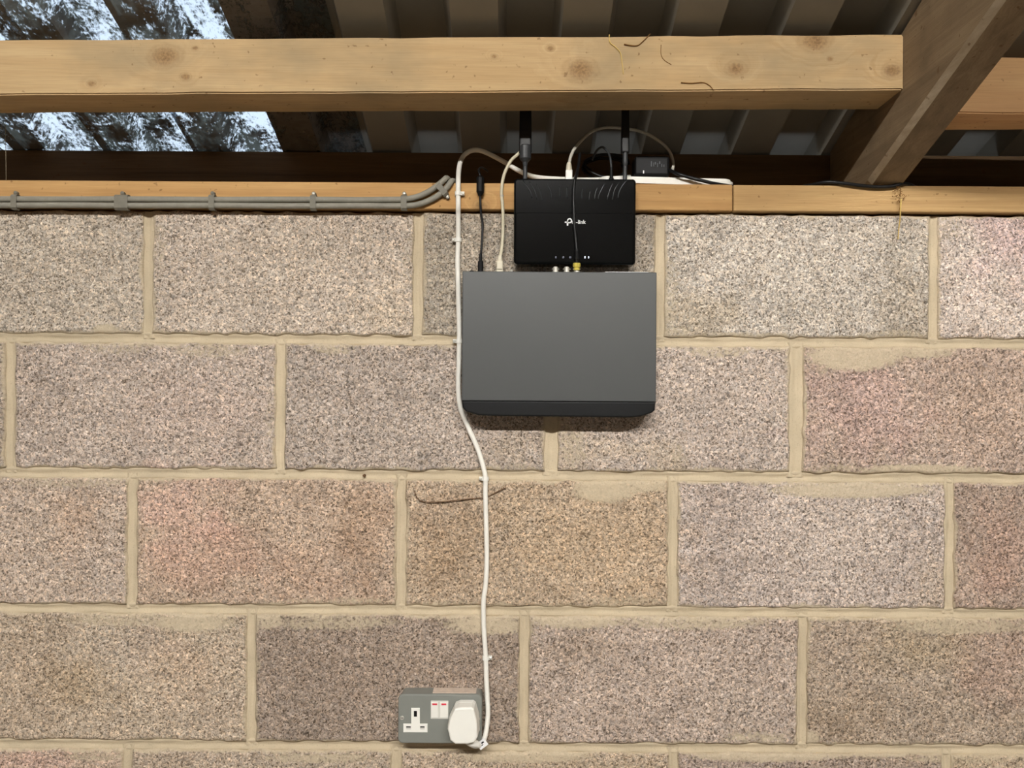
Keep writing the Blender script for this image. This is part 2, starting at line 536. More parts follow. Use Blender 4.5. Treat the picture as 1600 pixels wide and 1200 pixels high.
BLOBS = [
    (285, 790, 75, 60, (200, 162, 152), .6), (330, 870, 90, 60, (196, 150, 132), .45), (575, 830, 50, 90, (136, 104, 74), .6), (500, 900, 70, 50, (150, 110, 88), .4),
    (120, 820, 40, 50, (182, 144, 112), .45), (160, 880, 50, 50, (180, 168, 158), .5), (1350, 640, 100, 70, (184, 150, 146), .6), (1530, 620, 90, 90, (170, 142, 118), .4),
    (1580, 380, 60, 70, (214, 170, 176), .5), (1095, 490, 60, 35, (138, 118, 78), .55), (1420, 490, 50, 60, (112, 96, 68), .6), (1415, 380, 40, 40, (140, 130, 112), .4),
    (1110, 800, 70, 70, (136, 122, 114), .5), (1120, 900, 80, 50, (140, 128, 120), .4), (1310, 830, 120, 80, (200, 186, 172), .45), (1455, 920, 40, 50, (188, 164, 130), .4),
    (1560, 1020, 70, 80, (176, 140, 130), .5), (1310, 1120, 70, 40, (120, 98, 68), .5), (1430, 1010, 90, 40, (184, 164, 124), .45), (1320, 1020, 60, 50, (138, 122, 112), .4),
    (1560, 870, 40, 80, (156, 116, 100), .5), (700, 860, 60, 70, (138, 106, 70), .55), (930, 850, 130, 90, (196, 168, 134), .5), (670, 790, 50, 40, (140, 122, 108), .4),
    (40, 1060, 90, 90, (138, 116, 96), .5), (200, 1010, 60, 40, (150, 142, 138), .4), (130, 1070, 60, 40, (176, 150, 108), .4), (280, 1040, 60, 50, (184, 150, 124), .4),
    (345, 1110, 50, 40, (140, 124, 112), .4), (590, 1050, 160, 60, (134, 116, 102), .4), (900, 1010, 60, 40, (132, 112, 88), .5), (1150, 1110, 90, 40, (178, 166, 152), .4),
    (600, 500, 60, 40, (192, 172, 140), .4), (300, 400, 60, 50, (160, 148, 140), .4), (450, 400, 150, 70, (196, 180, 160), .4), (120, 420, 90, 60, (172, 158, 140), .3),
    (700, 420, 40, 70, (150, 142, 128), .5), (1240, 400, 120, 60, (192, 182, 170), .4), (1240, 480, 30, 20, (140, 132, 118), .4), (60, 600, 60, 60, (160, 144, 130), .35),
    (300, 640, 90, 60, (184, 158, 146), .35), (560, 610, 80, 60, (158, 144, 134), .35), (800, 700, 50, 30, (176, 156, 122), .3), (930, 700, 60, 30, (190, 172, 142), .4),
    (1140, 690, 60, 40, (164, 150, 142), .35), (1040, 720, 30, 40, (190, 170, 134), .4), (50, 1190, 60, 20, (196, 156, 144), .6), (1450, 1185, 160, 20, (186, 164, 128), .4),
    (250, 1195, 90, 20, (150, 130, 108), .4), (880, 1190, 160, 18, (186, 166, 136), .4),
]
SMEARS = [
    (1335, 556, 75, 22, 1.0), (1285, 570, 16, 20, .5), (1440, 548, 60, 12, .8), (945, 764, 50, 20, 1.0), (1000, 758, 60, 12, .8), (895, 700, 26, 40, .55), (880, 668, 18, 30, .5),
    (1330, 766, 130, 12, .95), (1440, 735, 110, 10, .8), (1310, 735, 60, 12, .5), (300, 972, 70, 16, .8), (200, 968, 120, 12, .6), (420, 970, 30, 14, .7), (520, 972, 120, 12, .6),
    (760, 976, 70, 16, .8), (900, 968, 90, 14, .8), (1080, 972, 130, 12, .7), (1500, 978, 120, 14, .7), (180, 545, 60, 10, .5), (330, 548, 70, 12, .55), (165, 516, 22, 10, .9),
    (520, 545, 40, 10, .6), (500, 740, 80, 10, .4), (1120, 548, 60, 12, .6), (1050, 520, 40, 12, .6), (1150, 525, 120, 6, .6), (1480, 350, 30, 30, .45), (1400, 525, 60, 10, .6),
    (1260, 1155, 24, 14, .8), (1400, 1165, 120, 8, .5), (1180, 1152, 60, 10, .6), (640, 400, 20, 60, .35), (250, 380, 14, 50, .45), (1048, 450, 16, 60, .5), (425, 650, 16, 60, .4),
    (100, 755, 120, 8, .5), (480, 945, 90, 10, .5), (560, 940, 60, 8, .55), (980, 940, 90, 8, .5), (1300, 945, 90, 8, .3), (300, 1158, 120, 8, .4), (60, 1150, 60, 8, .3),
    (1200, 1180, 130, 10, .9), (820, 1182, 120, 10, .8), (500, 1184, 100, 8, .7), (150, 1182, 60, 8, .6), (1500, 1186, 100, 8, .6), (20, 545, 30, 10, .3), (700, 535, 40, 14, .5),
    (668, 640, 0.1, 0.1, .0), (800, 735, 50, 12, .5), (700, 945, 60, 8, .5), (830, 985, 20, 26, .4), (1060, 720, 14, 30, .5),
]


def fields(wx, wz):
    """photo-pixel position on the wall face of world x, z"""
    u, v = wx / S, (wz - CZ) / S
    return 800 + u * ca + v * sa, 600 - (-u * sa + v * ca)


def block_mesh(xa, xb, za, zb, tint, hi, seed):
    rng = np.random.default_rng(seed)
    w, h = xb - xa, zb - za
    step = 0.003 if hi else 0.03
    nx, nz = max(4, int(w / step)), max(4, int(h / step))
    gx, gz = np.meshgrid(np.linspace(0, 1, nx + 1), np.linspace(0, 1, nz + 1))
    # concentrate the outermost rows near the arris
    x = xa + gx * w; z = za + gz * h
    ex = np.minimum(x - xa, xb - x); ez = np.minimum(z - za, zb - z)
    e = np.minimum(ex, ez)
    o = seed * 7.31
    px, py = fields(x, z)
    sm = np.zeros_like(x)
    for (cx, cy, rx, ry, s) in SMEARS:
        if rx < 1: continue
        q = ((px - cx) / (rx * 1.15)) ** 2 + ((py - cy) / (ry * 1.25)) ** 2
        sm = np.maximum(sm, s * np.clip(1.25 - q, 0, 1))
    edge_n = NA(x * 28 + o, z * 28 + o)
    sm = np.maximum(sm, np.clip(0.95 - e / (0.003 + 0.015 * edge_n ** 2), 0, 0.9))
    sm = np.clip(sm, 0, 1)
    rel = (NB(x * 150 + o, z * 150) - 0.5) * 0.0018 + (NC(x * 330, z * 330 + o) - 0.5) * 0.0018 + (NA(x * 18, z * 18 + o) - 0.5) * 0.0022
    rel += (rng.random(x.shape) - 0.5) * 0.0010
    pit = np.clip(0.24 - ND(x * 190 + o, z * 190), 0, 1) * 0.013
    depth = (rel + pit) * (1 - 0.75 * sm) - 0.0008 * sm
    rr = 0.0035 + 0.004 * NC(x * 40 + o, z * 40)
    rnd = np.where(e < rr, rr - np.sqrt(np.maximum(rr ** 2 - (rr - e) ** 2, 0)), 0) * (1 - 0.35 * sm)
    y = depth + rnd - 0.0005 + (rng.random() - 0.5) * 0.002
    jx = (NA(z * 60 + o, z * 0 + 3.3) - 0.5) * 0.004
    edge_w = np.clip(1 - ex / 0.012, 0, 1); edge_h = np.clip(1 - ez / 0.012, 0, 1)
    jz = (NB(x * 60 + o, x * 0 + 9.1) - 0.5) * 0.004
    x = x + jx * edge_w; z = z + jz * edge_h
    V = np.stack([x, y, z], -1).reshape(-1, 3)
    idx = np.arange((nx + 1) * (nz + 1)).reshape(nz + 1, nx + 1)
    q = np.stack([idx[:-1, :-1], idx[:-1, 1:], idx[1:, 1:], idx[1:, :-1]], -1).reshape(-1, 4)
    loop = np.concatenate([idx[0, :-1], idx[:-1, -1], idx[-1, :0:-1], idx[:0:-1, 0]])
    back = V[loop].copy(); back[:, 1] = 0.02
    nb = len(loop); b0 = len(V)
    V = np.concatenate([V, back])
    bi = np.arange(nb) + b0
    sk = np.stack([loop, bi, np.roll(bi, -1), np.roll(loop, -1)], -1)
    q = np.concatenate([q, sk])
    me = bpy.data.meshes.new('block')
    me.vertices.add(len(V)); me.vertices.foreach_set('co', V.astype(np.float32).ravel())
    me.loops.add(q.size); me.loops.foreach_set('vertex_index', q.astype(np.int32).ravel())
    me.polygons.add(len(q)); me.polygons.foreach_set('loop_start', np.arange(0, q.size, 4, dtype=np.int32))
    me.update(calc_edges=True)
    # colour of the aggregate: one cast per block with stained patches
    tl = np.array(lin(tint)); tl = tl * 0.72 + tl.mean() * np.array([1.08, 1.0, 0.90]) * 0.28
    col = tl[None, None, :] * np.ones(x.shape + (3,))
    wob = 1 + 0.16 * (NA(px / 60 + o, py / 60) - 0.5) + 0.16 * (NB(px / 22 + o, py / 22) - 0.5)
    col *= wob[..., None]
    nzw = (NC(px / 26, py / 26) - 0.5) * 1.1
    for (cx, cy, rx, ry, c, s) in BLOBS:
        qq = np.sqrt(((px - cx) / rx) ** 2 + ((py - cy) / ry) ** 2) + nzw
        f = (np.clip(1.35 - qq, 0, 1) * s * 0.52)[..., None]
        col = col * (1 - f) + np.array(lin(c)) * f
    colf = np.concatenate([col.reshape(-1, 3), col.reshape(-1, 3)[loop]])
    colf = np.concatenate([colf, np.ones((len(colf), 1))], 1)
    a = me.attributes.new('tint', 'FLOAT_COLOR', 'POINT'); a.data.foreach_set('color', colf.astype(np.float32).ravel())
    smf = np.concatenate([sm.ravel(), sm.ravel()[loop]])
    a = me.attributes.new('smear', 'FLOAT', 'POINT'); a.data.foreach_set('value', smf.astype(np.float32))
    me.polygons.foreach_set('use_smooth', np.ones(len(q), dtype=bool))
    me.materials.append(M['block'])
    return me


def zof(py):
    return CZ + (600 - py) * S


def xof(px):
    return (px - 800) * S


mv, mf = [], []


def strip(p0, p1, half, seed):
    """tooled joint between p0 and p1 (x, z), half its width, concave and a little uneven"""
    p0 = np.array(p0); p1 = np.array(p1)
    L = np.linalg.norm(p1 - p0); t = (p1 - p0) / L; nrm = np.array([-t[1], t[0]])
    n = max(2, int(L / 0.008)); prof = [(-1.9, .014), (-1.15, .0045), (-.8, .004), (-.35, .0062), (0, .0068), (.35, .006), (.8, .0035), (1.15, .004), (1.9, .014)]
    base = len(mv)
    for i in range(n + 1):
        s = i / n * L
        c = p0 + t * s
        wv = (float(NA(np.array(s * 12 + seed), np.array(seed * 3.1))) - .5) * .003
        for k, (u, dy) in enumerate(prof):
            j = (float(ND(np.array(s * 45 + seed), np.array(k * 1.7 + seed))) - .5) * .0022
            q = c + nrm * (u * half + wv * (abs(u) < 1))
            mv.append((q[0], dy + j, q[1]))
    m = len(prof)
    for i in range(n):
        for k in range(m - 1):
            a = base + i * m + k
            mf.append((a, a + m, a + m + 1, a + 1))


J = 0.0075
seed = 0
for r in range(9):
    zt, zb_ = zof(BEDS[r]), zof(BEDS[r + 1])
    if r: strip((X0, zt), (X1, zt), J, r * 5.3)
    ps = list(PERPS[r])
    vis0 = ps[0]
    while ps[0] > -1270: ps.insert(0, ps[0] - 425)
    while ps[-1] < 2870: ps.append(ps[-1] + 428)
    top = zt - (J if r else 0.0); bot = max(zb_ + J, 0.005)
    if bot >= top - 0.03: continue
    for i in range(len(ps) - 1):
        wl = 1.45 if ps[i] in (1245, 862) and r == 1 else 1.0
        wr = 1.45 if ps[i + 1] in (1245, 862) and r == 1 else 1.0
        xa, xb = max(xof(ps[i]) + J * wl, X0 + .001), min(xof(ps[i + 1]) - J * wr, X1 - .001)
        if xb - xa < 0.04: continue
        seed += 1
        hi = r < 5 and ps[i + 1] > -60 and ps[i] < 1660
        if r < 5:
            k = i - ps.index(vis0) + 1
            tint = TINT[r][min(max(k, 0), len(TINT[r]) - 1)]
        else:
            tint = TINT[(r + i) % 4][(i * 3 + r) % 4]
        o = link('block', block_mesh(xa, xb, bot, top, tuple(v * (1.02, 1.03, 1.06, 1.10, 1.08, 1.0, 1.0, 1.0, 1.0)[r] for v in tint), hi, seed), None, wall)
    for q in ps[1:-1]:
        wj = 1.45 if q in (1245, 862) and r == 1 else 1.0
        strip((xof(q), bot - J), (xof(q), top + (J if r else 0)), J * wj, q * .13 + r)
me = bpy.data.meshes.new('mortar_joints')
me.from_pydata(mv, [], mf)
me.polygons.foreach_set('use_smooth', np.ones(len(mf), dtype=bool))
link('mortar_joints', me, 'mortar', wall)

# ---- roof: profiled sheets on the rafters (crowns at x = -0.1426 + k * 0.16667)
ceil = empty('ceiling', (0, 0, roof_z(0)), kind='structure')
PITCH = 0.16667


def sheet(name, xa, xb, ya, yb, mat, dz):
    """trapezoid profile, underside level with the rafters, 34 mm crowns, 1.2 mm thick"""
    xs = []
    k0 = int(math.floor((xa + .1426) / PITCH)) - 1
    for k in range(k0, k0 + int((xb - xa) / PITCH) + 4):
        c = -.1426 + k * PITCH
        xs += [(c - .048, 0), (c - .036, .036), (c + .036, .036), (c + .048, 0)]
    pts = [p for p in xs if xa <= p[0] <= xb]

    def hat(x):
        for (x1, h1), (x2, h2) in zip(xs[:-1], xs[1:]):
            if x1 <= x <= x2: return h1 + (h2 - h1) * (x - x1) / max(1e-9, x2 - x1)
        return 0
    pts = [(xa, hat(xa))] + [p for p in pts if p[0] - xa > 1e-4 and xb - p[0] > 1e-4] + [(xb, hat(xb))]
    bm = bmesh.new()
    n = 12
    rows = []
    for th in (0.0, 0.0012):
        for i in range(n + 1):
            y = ya + (yb - ya) * i / n
            rows.append([bm.verts.new((x, y, roof_z(y) + h + dz + th)) for x, h in pts])
    for i in range(n):
        for k in range(len(pts) - 1):
            a, c = rows[i], rows[i + 1]
            bm.faces.new((a[k], a[k + 1], c[k + 1], c[k]))
            a, c = rows[n + 1 + i], rows[n + 2 + i]
            bm.faces.new((a[k], c[k], c[k + 1], a[k + 1]))
    for k in range(len(pts) - 1):
        bm.faces.new((rows[0][k], rows[n + 1][k], rows[n + 1][k + 1], rows[0][k + 1]))
        bm.faces.new((rows[n][k], rows[n][k + 1], rows[2 * n + 1][k + 1], rows[2 * n + 1][k]))
    for i in range(n):
        bm.faces.new((rows[i][0], rows[i + 1][0], rows[n + 2 + i][0], rows[n + 1 + i][0]))
        bm.faces.new((rows[i][-1], rows[n + 1 + i][-1], rows[n + 2 + i][-1], rows[i + 1][-1]))
    b = MB(); b.take(bm)
    return b.build(name, mat, ceil)


YE = 0.30
sheet('clear_roof_sheet', -1.36, -0.283, YE, YF - .2, 'rooflight', 0.001)
sheet('roof_sheet', -0.437, 0.63, YE, YF - .2, 'roof', 0.004)
sheet('roof_sheet', 0.47, 1.56, YE, YF - .2, 'roof', 0.007)
sheet('roof_sheet', 1.40, 2.45, YE, YF - .2, 'roof', 0.010)
sheet('roof_sheet', -2.45, -1.24, YE, YF - .2, 'roof', 0.004)

# ---- roof timbers
PLATE_Y0, PLATE_Y1 = -0.012, 0.10
PT_L, PT_R = P(0, 283, PLATE_Y0).z, P(1600, 289, PLATE_Y0).z
PLATE_TOP = 0.5 * (PT_L + PT_R)
PLATE_BOT = P(800, 327.5, PLATE_Y0).z
XJ = P(1145.5, 305, PLATE_Y0).x
wood_plate = mat_wood('pale_sawn_pine', (204, 164, 110), (180, 138, 88), [(P(752, 322, PLATE_Y0).x, P(752, 322, PLATE_Y0).z, .012)], stain=0.25, seed=5.0, grey=(150, 116, 76))
wood_plate2 = mat_wood('pale_sawn_pine_second', (198, 164, 114), (174, 138, 92), [], stain=0.3, seed=11.0, grey=(150, 118, 80))
b = MB(); b.box(X0 + .002, XJ - .0008, PLATE_Y0, PLATE_Y1, PLATE_BOT, PLATE_TOP, 0.0022)
tag(b.build('wall_plate', wood_plate), 'long pine wall plate lying on top of the block wall, left of the butt joint', 'timber', 'timber plates on the wall')
b = MB(); b.box(XJ + .0008, X1 - .002, PLATE_Y0, PLATE_Y1, PLATE_BOT, PLATE_TOP - .0004, 0.0022)
tag(b.build('wall_plate', wood_plate2), 'pine wall plate lying on top of the block wall under the slanting rafter', 'timber', 'timber plates on the wall')
# packing and the dark eaves board behind
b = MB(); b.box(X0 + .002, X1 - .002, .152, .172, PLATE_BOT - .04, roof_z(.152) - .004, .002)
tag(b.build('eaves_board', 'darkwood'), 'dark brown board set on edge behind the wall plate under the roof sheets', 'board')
b = MB(); b.box(X0 - .2, X1 + .2, .30, .32, 1.8, roof_z(.3) + .08, .002)
tag(b.build('trim_1', 'darkwood'), kind='structure')  # outer board added to block sky light at the open sheet ends
b = MB(); b.box(X0, X1, .003, .19, WALL_TOP - .001, PLATE_BOT - .0005)
# rafters
RZ = PLATE_TOP
wood_raft = mat_wood('weathered_rafter', (160, 139, 110), (126, 106, 82), [], axis='y', stain=0.55, seed=2.0, grey=(104, 88, 68))


def rafter(xa, xb, label, wood):
    def zb(y): return RZ + 0.36 * (PLATE_Y0 - y)
    def zt(y): return roof_z(y) - .0015
    prof = [(YF + .003, zb(YF)), (PLATE_Y0, zb(PLATE_Y0)), (PLATE_Y1, RZ + .0004), (.148, RZ + .0004), (.148, zt(.148)), (YF + .003, zt(YF + .003))]
    root = empty('rafter', ((xa + xb) / 2, PLATE_Y0, RZ), label, 'timber', 'rafters')
    bm = bmesh.new()
    ch = 0.007
    a = [bm.verts.new((xa, y, z)) for y, z in prof]
    c = [bm.verts.new((xb, y, z)) for y, z in prof]
    bm.faces.new(a); bm.faces.new(c[::-1])
    n = len(prof)
    for i in range(n):
        bm.faces.new((a[i], c[i], c[(i + 1) % n], a[(i + 1) % n]))
    bmesh.ops.recalc_face_normals(bm, faces=bm.faces)
    # the lower left arris is worn to a pale chamfer
    e = [e for e in bm.edges if set(e.verts) == {a[0], a[1]}]
    bmesh.ops.bevel(bm, geom=e, offset=ch, segments=1, affect='EDGES')
    b = MB(); b.take(bm)
    b.build('timber', wood, root)
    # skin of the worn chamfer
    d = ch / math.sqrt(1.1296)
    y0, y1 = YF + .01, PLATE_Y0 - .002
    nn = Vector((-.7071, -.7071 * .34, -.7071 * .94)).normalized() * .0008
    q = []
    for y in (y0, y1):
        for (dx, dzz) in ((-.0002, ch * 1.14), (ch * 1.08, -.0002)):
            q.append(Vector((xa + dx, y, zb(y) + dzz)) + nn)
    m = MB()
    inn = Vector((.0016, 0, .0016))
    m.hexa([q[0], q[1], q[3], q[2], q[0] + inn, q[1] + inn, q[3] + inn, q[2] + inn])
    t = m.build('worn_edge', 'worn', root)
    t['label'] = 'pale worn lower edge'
    return root


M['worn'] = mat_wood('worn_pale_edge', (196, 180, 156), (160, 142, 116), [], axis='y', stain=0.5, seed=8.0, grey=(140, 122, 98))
RX0, RX1 = P(1355, 283, PLATE_Y0).x, P(1408, 283, PLATE_Y0).x
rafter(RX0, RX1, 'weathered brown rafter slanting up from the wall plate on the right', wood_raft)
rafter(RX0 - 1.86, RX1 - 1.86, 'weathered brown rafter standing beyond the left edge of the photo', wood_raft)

# purlins between the rafters
PY0, PY1 = -0.138, -0.052
kn = [P(258, 88, PY0), P(290, 120, PY0), P(908, 108, PY0), P(1150, 107, PY0), P(1274, 64, PY0), P(1394, 110, PY0), P(860, 76, PY0), P(143, 131, PY0), P(772, 88, PY0), P(1297, 92, PY0), P(305, 75, PY0)]
kr = [.022, .008, .023, .014, .022, .014, .006, .007, .005, .005, .005]
wood_purlin = mat_wood('honey_sawn_pine', (196, 168, 126), (178, 147, 104), [(k.x, k.z, r) for k, r in zip(kn, kr)], stain=0.7, seed=1.0, grain=.9, grey=(150, 132, 102))
wood_purlin2 = mat_wood('orange_sawn_pine', (208, 168, 120), (190, 146, 100), [], stain=0.4, seed=21.0, grain=.8, grey=(196, 150, 108))


def line_z(pa, pb, x, y):
    a, c = P(*pa, y), P(*pb, y)
    return a.z + (c.z - a.z) * (x - a.x) / (c.x - a.x)


def purlin(xa, xb, ta, tb, ba, bb, ka, kb, wood, label):
    c = []
    for x in (xa, xb):
        zf, zb = line_z(ta, tb, x, PY0), line_z(ba, bb, x, PY0)
        zk = line_z(ka, kb, x, PY1)
        c.append([(x, PY0, zb), (x, PY1, zk), (x, PY1, min(zf - .001, roof_z(PY1) - .001)), (x, PY0, min(zf, roof_z(PY0) - .001))])
    b = MB()
    bm = bmesh.new()
    N = 36
    rng = random.Random(4)
    rows = []
    for i in range(N + 1):
        t = i / N
        row = []
        for k in range(4):
            p = Vector(c[0][k]).lerp(Vector(c[1][k]), t)
            if 0 < i < N: p += Vector((0, rng.uniform(-.0005, .0005), rng.uniform(-.0006, .0006)))
            row.append(bm.verts.new(p))
        rows.append(row)
    for i in range(N):
        for k in range(4):
            bm.faces.new((rows[i][k], rows[i][(k + 1) % 4], rows[i + 1][(k + 1) % 4], rows[i + 1][k]))
    bm.faces.new(rows[0]); bm.faces.new(rows[-1][::-1])
    bmesh.ops.recalc_face_normals(bm, faces=bm.faces)
    ed = [e for e in bm.edges if e.calc_face_angle(0) > .8]
    bmesh.ops.bevel(bm, geom=ed, offset=.0022, segments=2, affect='EDGES')
    b.take(bm)
    return tag(b.build('purlin', wood), label, 'timber', 'purlins between the rafters')


purlin(RX1 - 1.86 + .0005, RX0 - .0005, (0, 62), (1410, 53), (0, 148), (1410, 140), (0, 177), (1405, 171), wood_purlin, 'long knotty pine purlin crossing the top of the photo')
purlin(RX1 + .0005, X1 - .002, (1548, 89), (1600, 90), (1500, 176), (1600, 178), (1500, 203), (1600, 203), wood_purlin2, 'short pine purlin butting the right side of the slanting rafter')

# ---- fluorescent batten behind and above the viewer, between the rafters
LY, LZ = -3.2, 3.265
for LX0, LX1, lab in ((-1.0, 0.50, 'long white batten light with one bare tube under the roof behind the viewer'),
                      (0.74, 1.38, 'added short batten light out of view right of the rafter, lighting the right purlin')):  # second batten is added, unseen, so light reaches the right-hand purlin
    lamp = empty('fluorescent_batten', ((LX0 + LX1) / 2, LY, LZ), lab, 'light', 'batten lights under the roof')
    b = MB(); b.box(LX0, LX1, LY - .028, LY + .024, LZ + .022, LZ + .050, .004)
    b.build('batten_body', 'lampwhite', lamp)
    for sx in (LX0 + .02, LX1 - .02):
        b = MB(); b.box(sx - .010, sx + .010, LY - .016, LY + .016, LZ - .017, LZ + .024, .003)
        b.build('lamp_holder', 'lampwhite', lamp)
    b = MB(); b.tube([(LX0 + .03, LY, LZ), (LX1 - .03, LY, LZ)], .013, 20, 1)
    b.build('tube', 'tube', lamp)
    for sx in (LX0 + .15, LX1 - .15):
        b = MB(); b.box(sx - .012, sx + .012, LY - .014, LY + .010, LZ + .049, roof_z(LY + .010) - .001)
        b.build('bracket', 'steel', lamp)

# ------------------------------------------------------------------ recorder box (hung front panel down)
NY0, NY1 = -.054, -.004
q0, q1 = P(722.5, 424, NY0), P(1025, 627, NY0)
NXL, NXR, NZT, NZB = q0.x, q1.x, P(874, 424.5, NY0).z, P(874, 627, NY0).z
nvr = empty('video_recorder', ((NXL + NXR) / 2, NY1, NZB), 'grey metal video recorder box hung flat on the block wall, black front down', 'recorder')
b = MB(); b.box(NXL, NXR, NY0, NY1, NZB, NZT, .0014, 2)
b.build('metal_cover', 'cover', nvr)
out = [(NXL + .0003, NZB - .0004), (NXR - .0003, NZB - .0004)] + xz([(1024, 633), (1023.5, 641), (1019, 645), (1001, 651), (985, 652.5), (770, 650), (748, 649), (728, 643), (722.8, 637)], NY0)
out = out[:2] + [(min(max(x, NXL + .0003), NXR - .0003), z) for x, z in out[2:]]
b = MB(); b.prism(out, NY0 + .0006, NY1 + .001, .0022)
fp = b.build('front_panel', 'panel', nvr)
fp['label'] = 'black plastic front moulding'
for px in (745, 1000):
    c = P(px, 640, NY1)
    b = MB(); b.lathe((c.x, NY1 + .0005, NZB + .03), (0, 1, 0), [(0, .008), (.0035, .007)], 14)
    b.build('foot', 'black', nvr)


def bnc(parent, px, mat='steel'):
    yc = -.0478
    c = P(px, 424, yc)
    b = MB()
    b.lathe((c.x, yc, NZT - .001), (0, 0, 1), [(0, .0055), (.002, .0055), (.002, .0042), (.0085, .0042), (.0085, .0036), (.0095, .0036)], 16)
    b.tube([(c.x - .0062, yc, NZT + .005), (c.x + .0062, yc, NZT + .005)], .0009, 8, 1)
    return b.build('video_connector', mat, parent)


bnc(nvr, 868); bnc(nvr, 885.5); bnc(nvr, 901)
b = MB(); c = P(799, 420, -.03); b.lathe((c.x, -.03, NZT - .001), (0, 0, 1), [(0, .0028), (.006, .0028), (.0072, .002)], 12)
b.build('screw', 'steel', nvr)
b = MB(); b.box(NXR - .082, NXR - .012, -.046, -.03, NZT - .001, NZT + .0016, .0005)
b.build('label_strip', 'print_white', nvr)
b = MB(); c = P(737, 420, -.03); b.lathe((c.x, -.03, NZT - .001), (0, 0, 1), [(0, .0045), (.004, .0045), (.004, .003), (.005, .003)], 12)
b.build('audio_socket', 'black', nvr)

# ------------------------------------------------------------------ router hung on the wall plate
RY0, RY1 = -.047, -.0145
RXL, RXR = P(803, 345, RY0).x, P(993.5, 345, RY0).x
RZT, RZB = P(898, 279, RY0).z, P(898, 413, RY0).z
router = empty('wifi_router', ((RXL + RXR) / 2, RY1, RZB), 'glossy black wifi router with two aerials leaning on the wall plate', 'router')
b = MB(); ol = rrect(RXL, RXR, RZB, RZT, .0055, 5)
b.prism(ol, RY0, RY1, .003, 3)
body = b.build('body', 'gloss', router)
# slightly raised lower face plate
zc = P(898, 333, RY0).z
b = MB(); b.prism(rrect(RXL + .003, RXR - .003, RZB + .003, zc, .004, 4), RY0 - .0012, RY0 + .002, .0008, 2)
b.build('face_plate', 'gloss', router)
for pts in ([(817, 281), (824, 292), (829, 300), (831, 309)], [(838, 287), (843, 297), (846, 308), (847, 313)], [(855, 289), (859, 296), (861, 303), (861, 310)],
            [(874, 291), (875, 300), (875, 308)], [(910, 295), (909, 303), (909, 310)], [(922, 299), (921, 305), (920, 312)], [(944, 288), (940, 296), (936, 304), (935, 311)],
            [(957, 287), (953, 296), (950, 305), (949, 312)], [(980, 281), (972, 291), (967, 301), (966, 309)], [(827, 284), (835, 297), (839, 312)], [(968, 284), (960, 297), (957, 312)],
            [(886, 292), (886, 301), (886, 309)], [(933, 294), (930, 302), (929, 311)]):
    b = MB(); b.tube([P(x, y, RY0 - .0001) for x, y in pts], .0008, 6, 4)
    b.build('vent_rib', 'rib', router)
# mark and lettering, flat print on the face plate
FYL = RY0 - .0014
lc = P(890, 345, FYL)
b = MB()
u = S * .965


def arc_band(cx, cz, r, w, a0, a1, n=18):
    o_, i_ = [], []
    for k in range(n + 1):
        a = math.radians(a0 + (a1 - a0) * k / n)
        o_.append((cx + (r + w / 2) * math.cos(a), cz + (r + w / 2) * math.sin(a)))
        i_.append((cx + (r - w / 2) * math.cos(a), cz + (r - w / 2) * math.sin(a)))
    return o_ + i_[::-1]


def flat(b, outline):
    b.prism(outline, FYL - .0002, FYL + .0004)


for k in range(18):
    aa = [x for x in (205 - k * 16.5, 205 - (k + 1) * 16.5)]
    flat(b, arc_band(lc.x, lc.z, 3.1 * u, 1.9 * u, aa[0], aa[1], 1)[::-1])
bx = lambda x0, x1, z0, z1: flat(b, [(lc.x + x0 * u, lc.z + z0 * u), (lc.x + x1 * u, lc.z + z0 * u), (lc.x + x1 * u, lc.z + z1 * u), (lc.x + x0 * u, lc.z + z1 * u)])
bx(-7.4, -1.9, -3.2, -1.2)
bx(-4.2, -2.1, -7.6, -.4)
bx(-2.2, .8, -4.0, -2.2)
mk = b.build('maker_mark', 'print_white', router)


def text_mesh(txt, size, loc, mat, name, parent):
    cu = bpy.data.curves.new('txt', 'FONT')
    cu.body = txt; cu.size = size; cu.extrude = .0002; cu.align_x = 'LEFT'; cu.offset = size * .012
    to = bpy.data.objects.new('txt', cu); COL.objects.link(to)
    dg = bpy.context.evaluated_depsgraph_get()
    me = bpy.data.meshes.new_from_object(to.evaluated_get(dg))
    bpy.data.objects.remove(to); bpy.data.curves.remove(cu)
    me.transform(Matrix.Translation(loc) @ Matrix.Rotation(math.radians(90), 4, 'X'))
    me.materials.clear()
    return link(name, me, mat, parent)


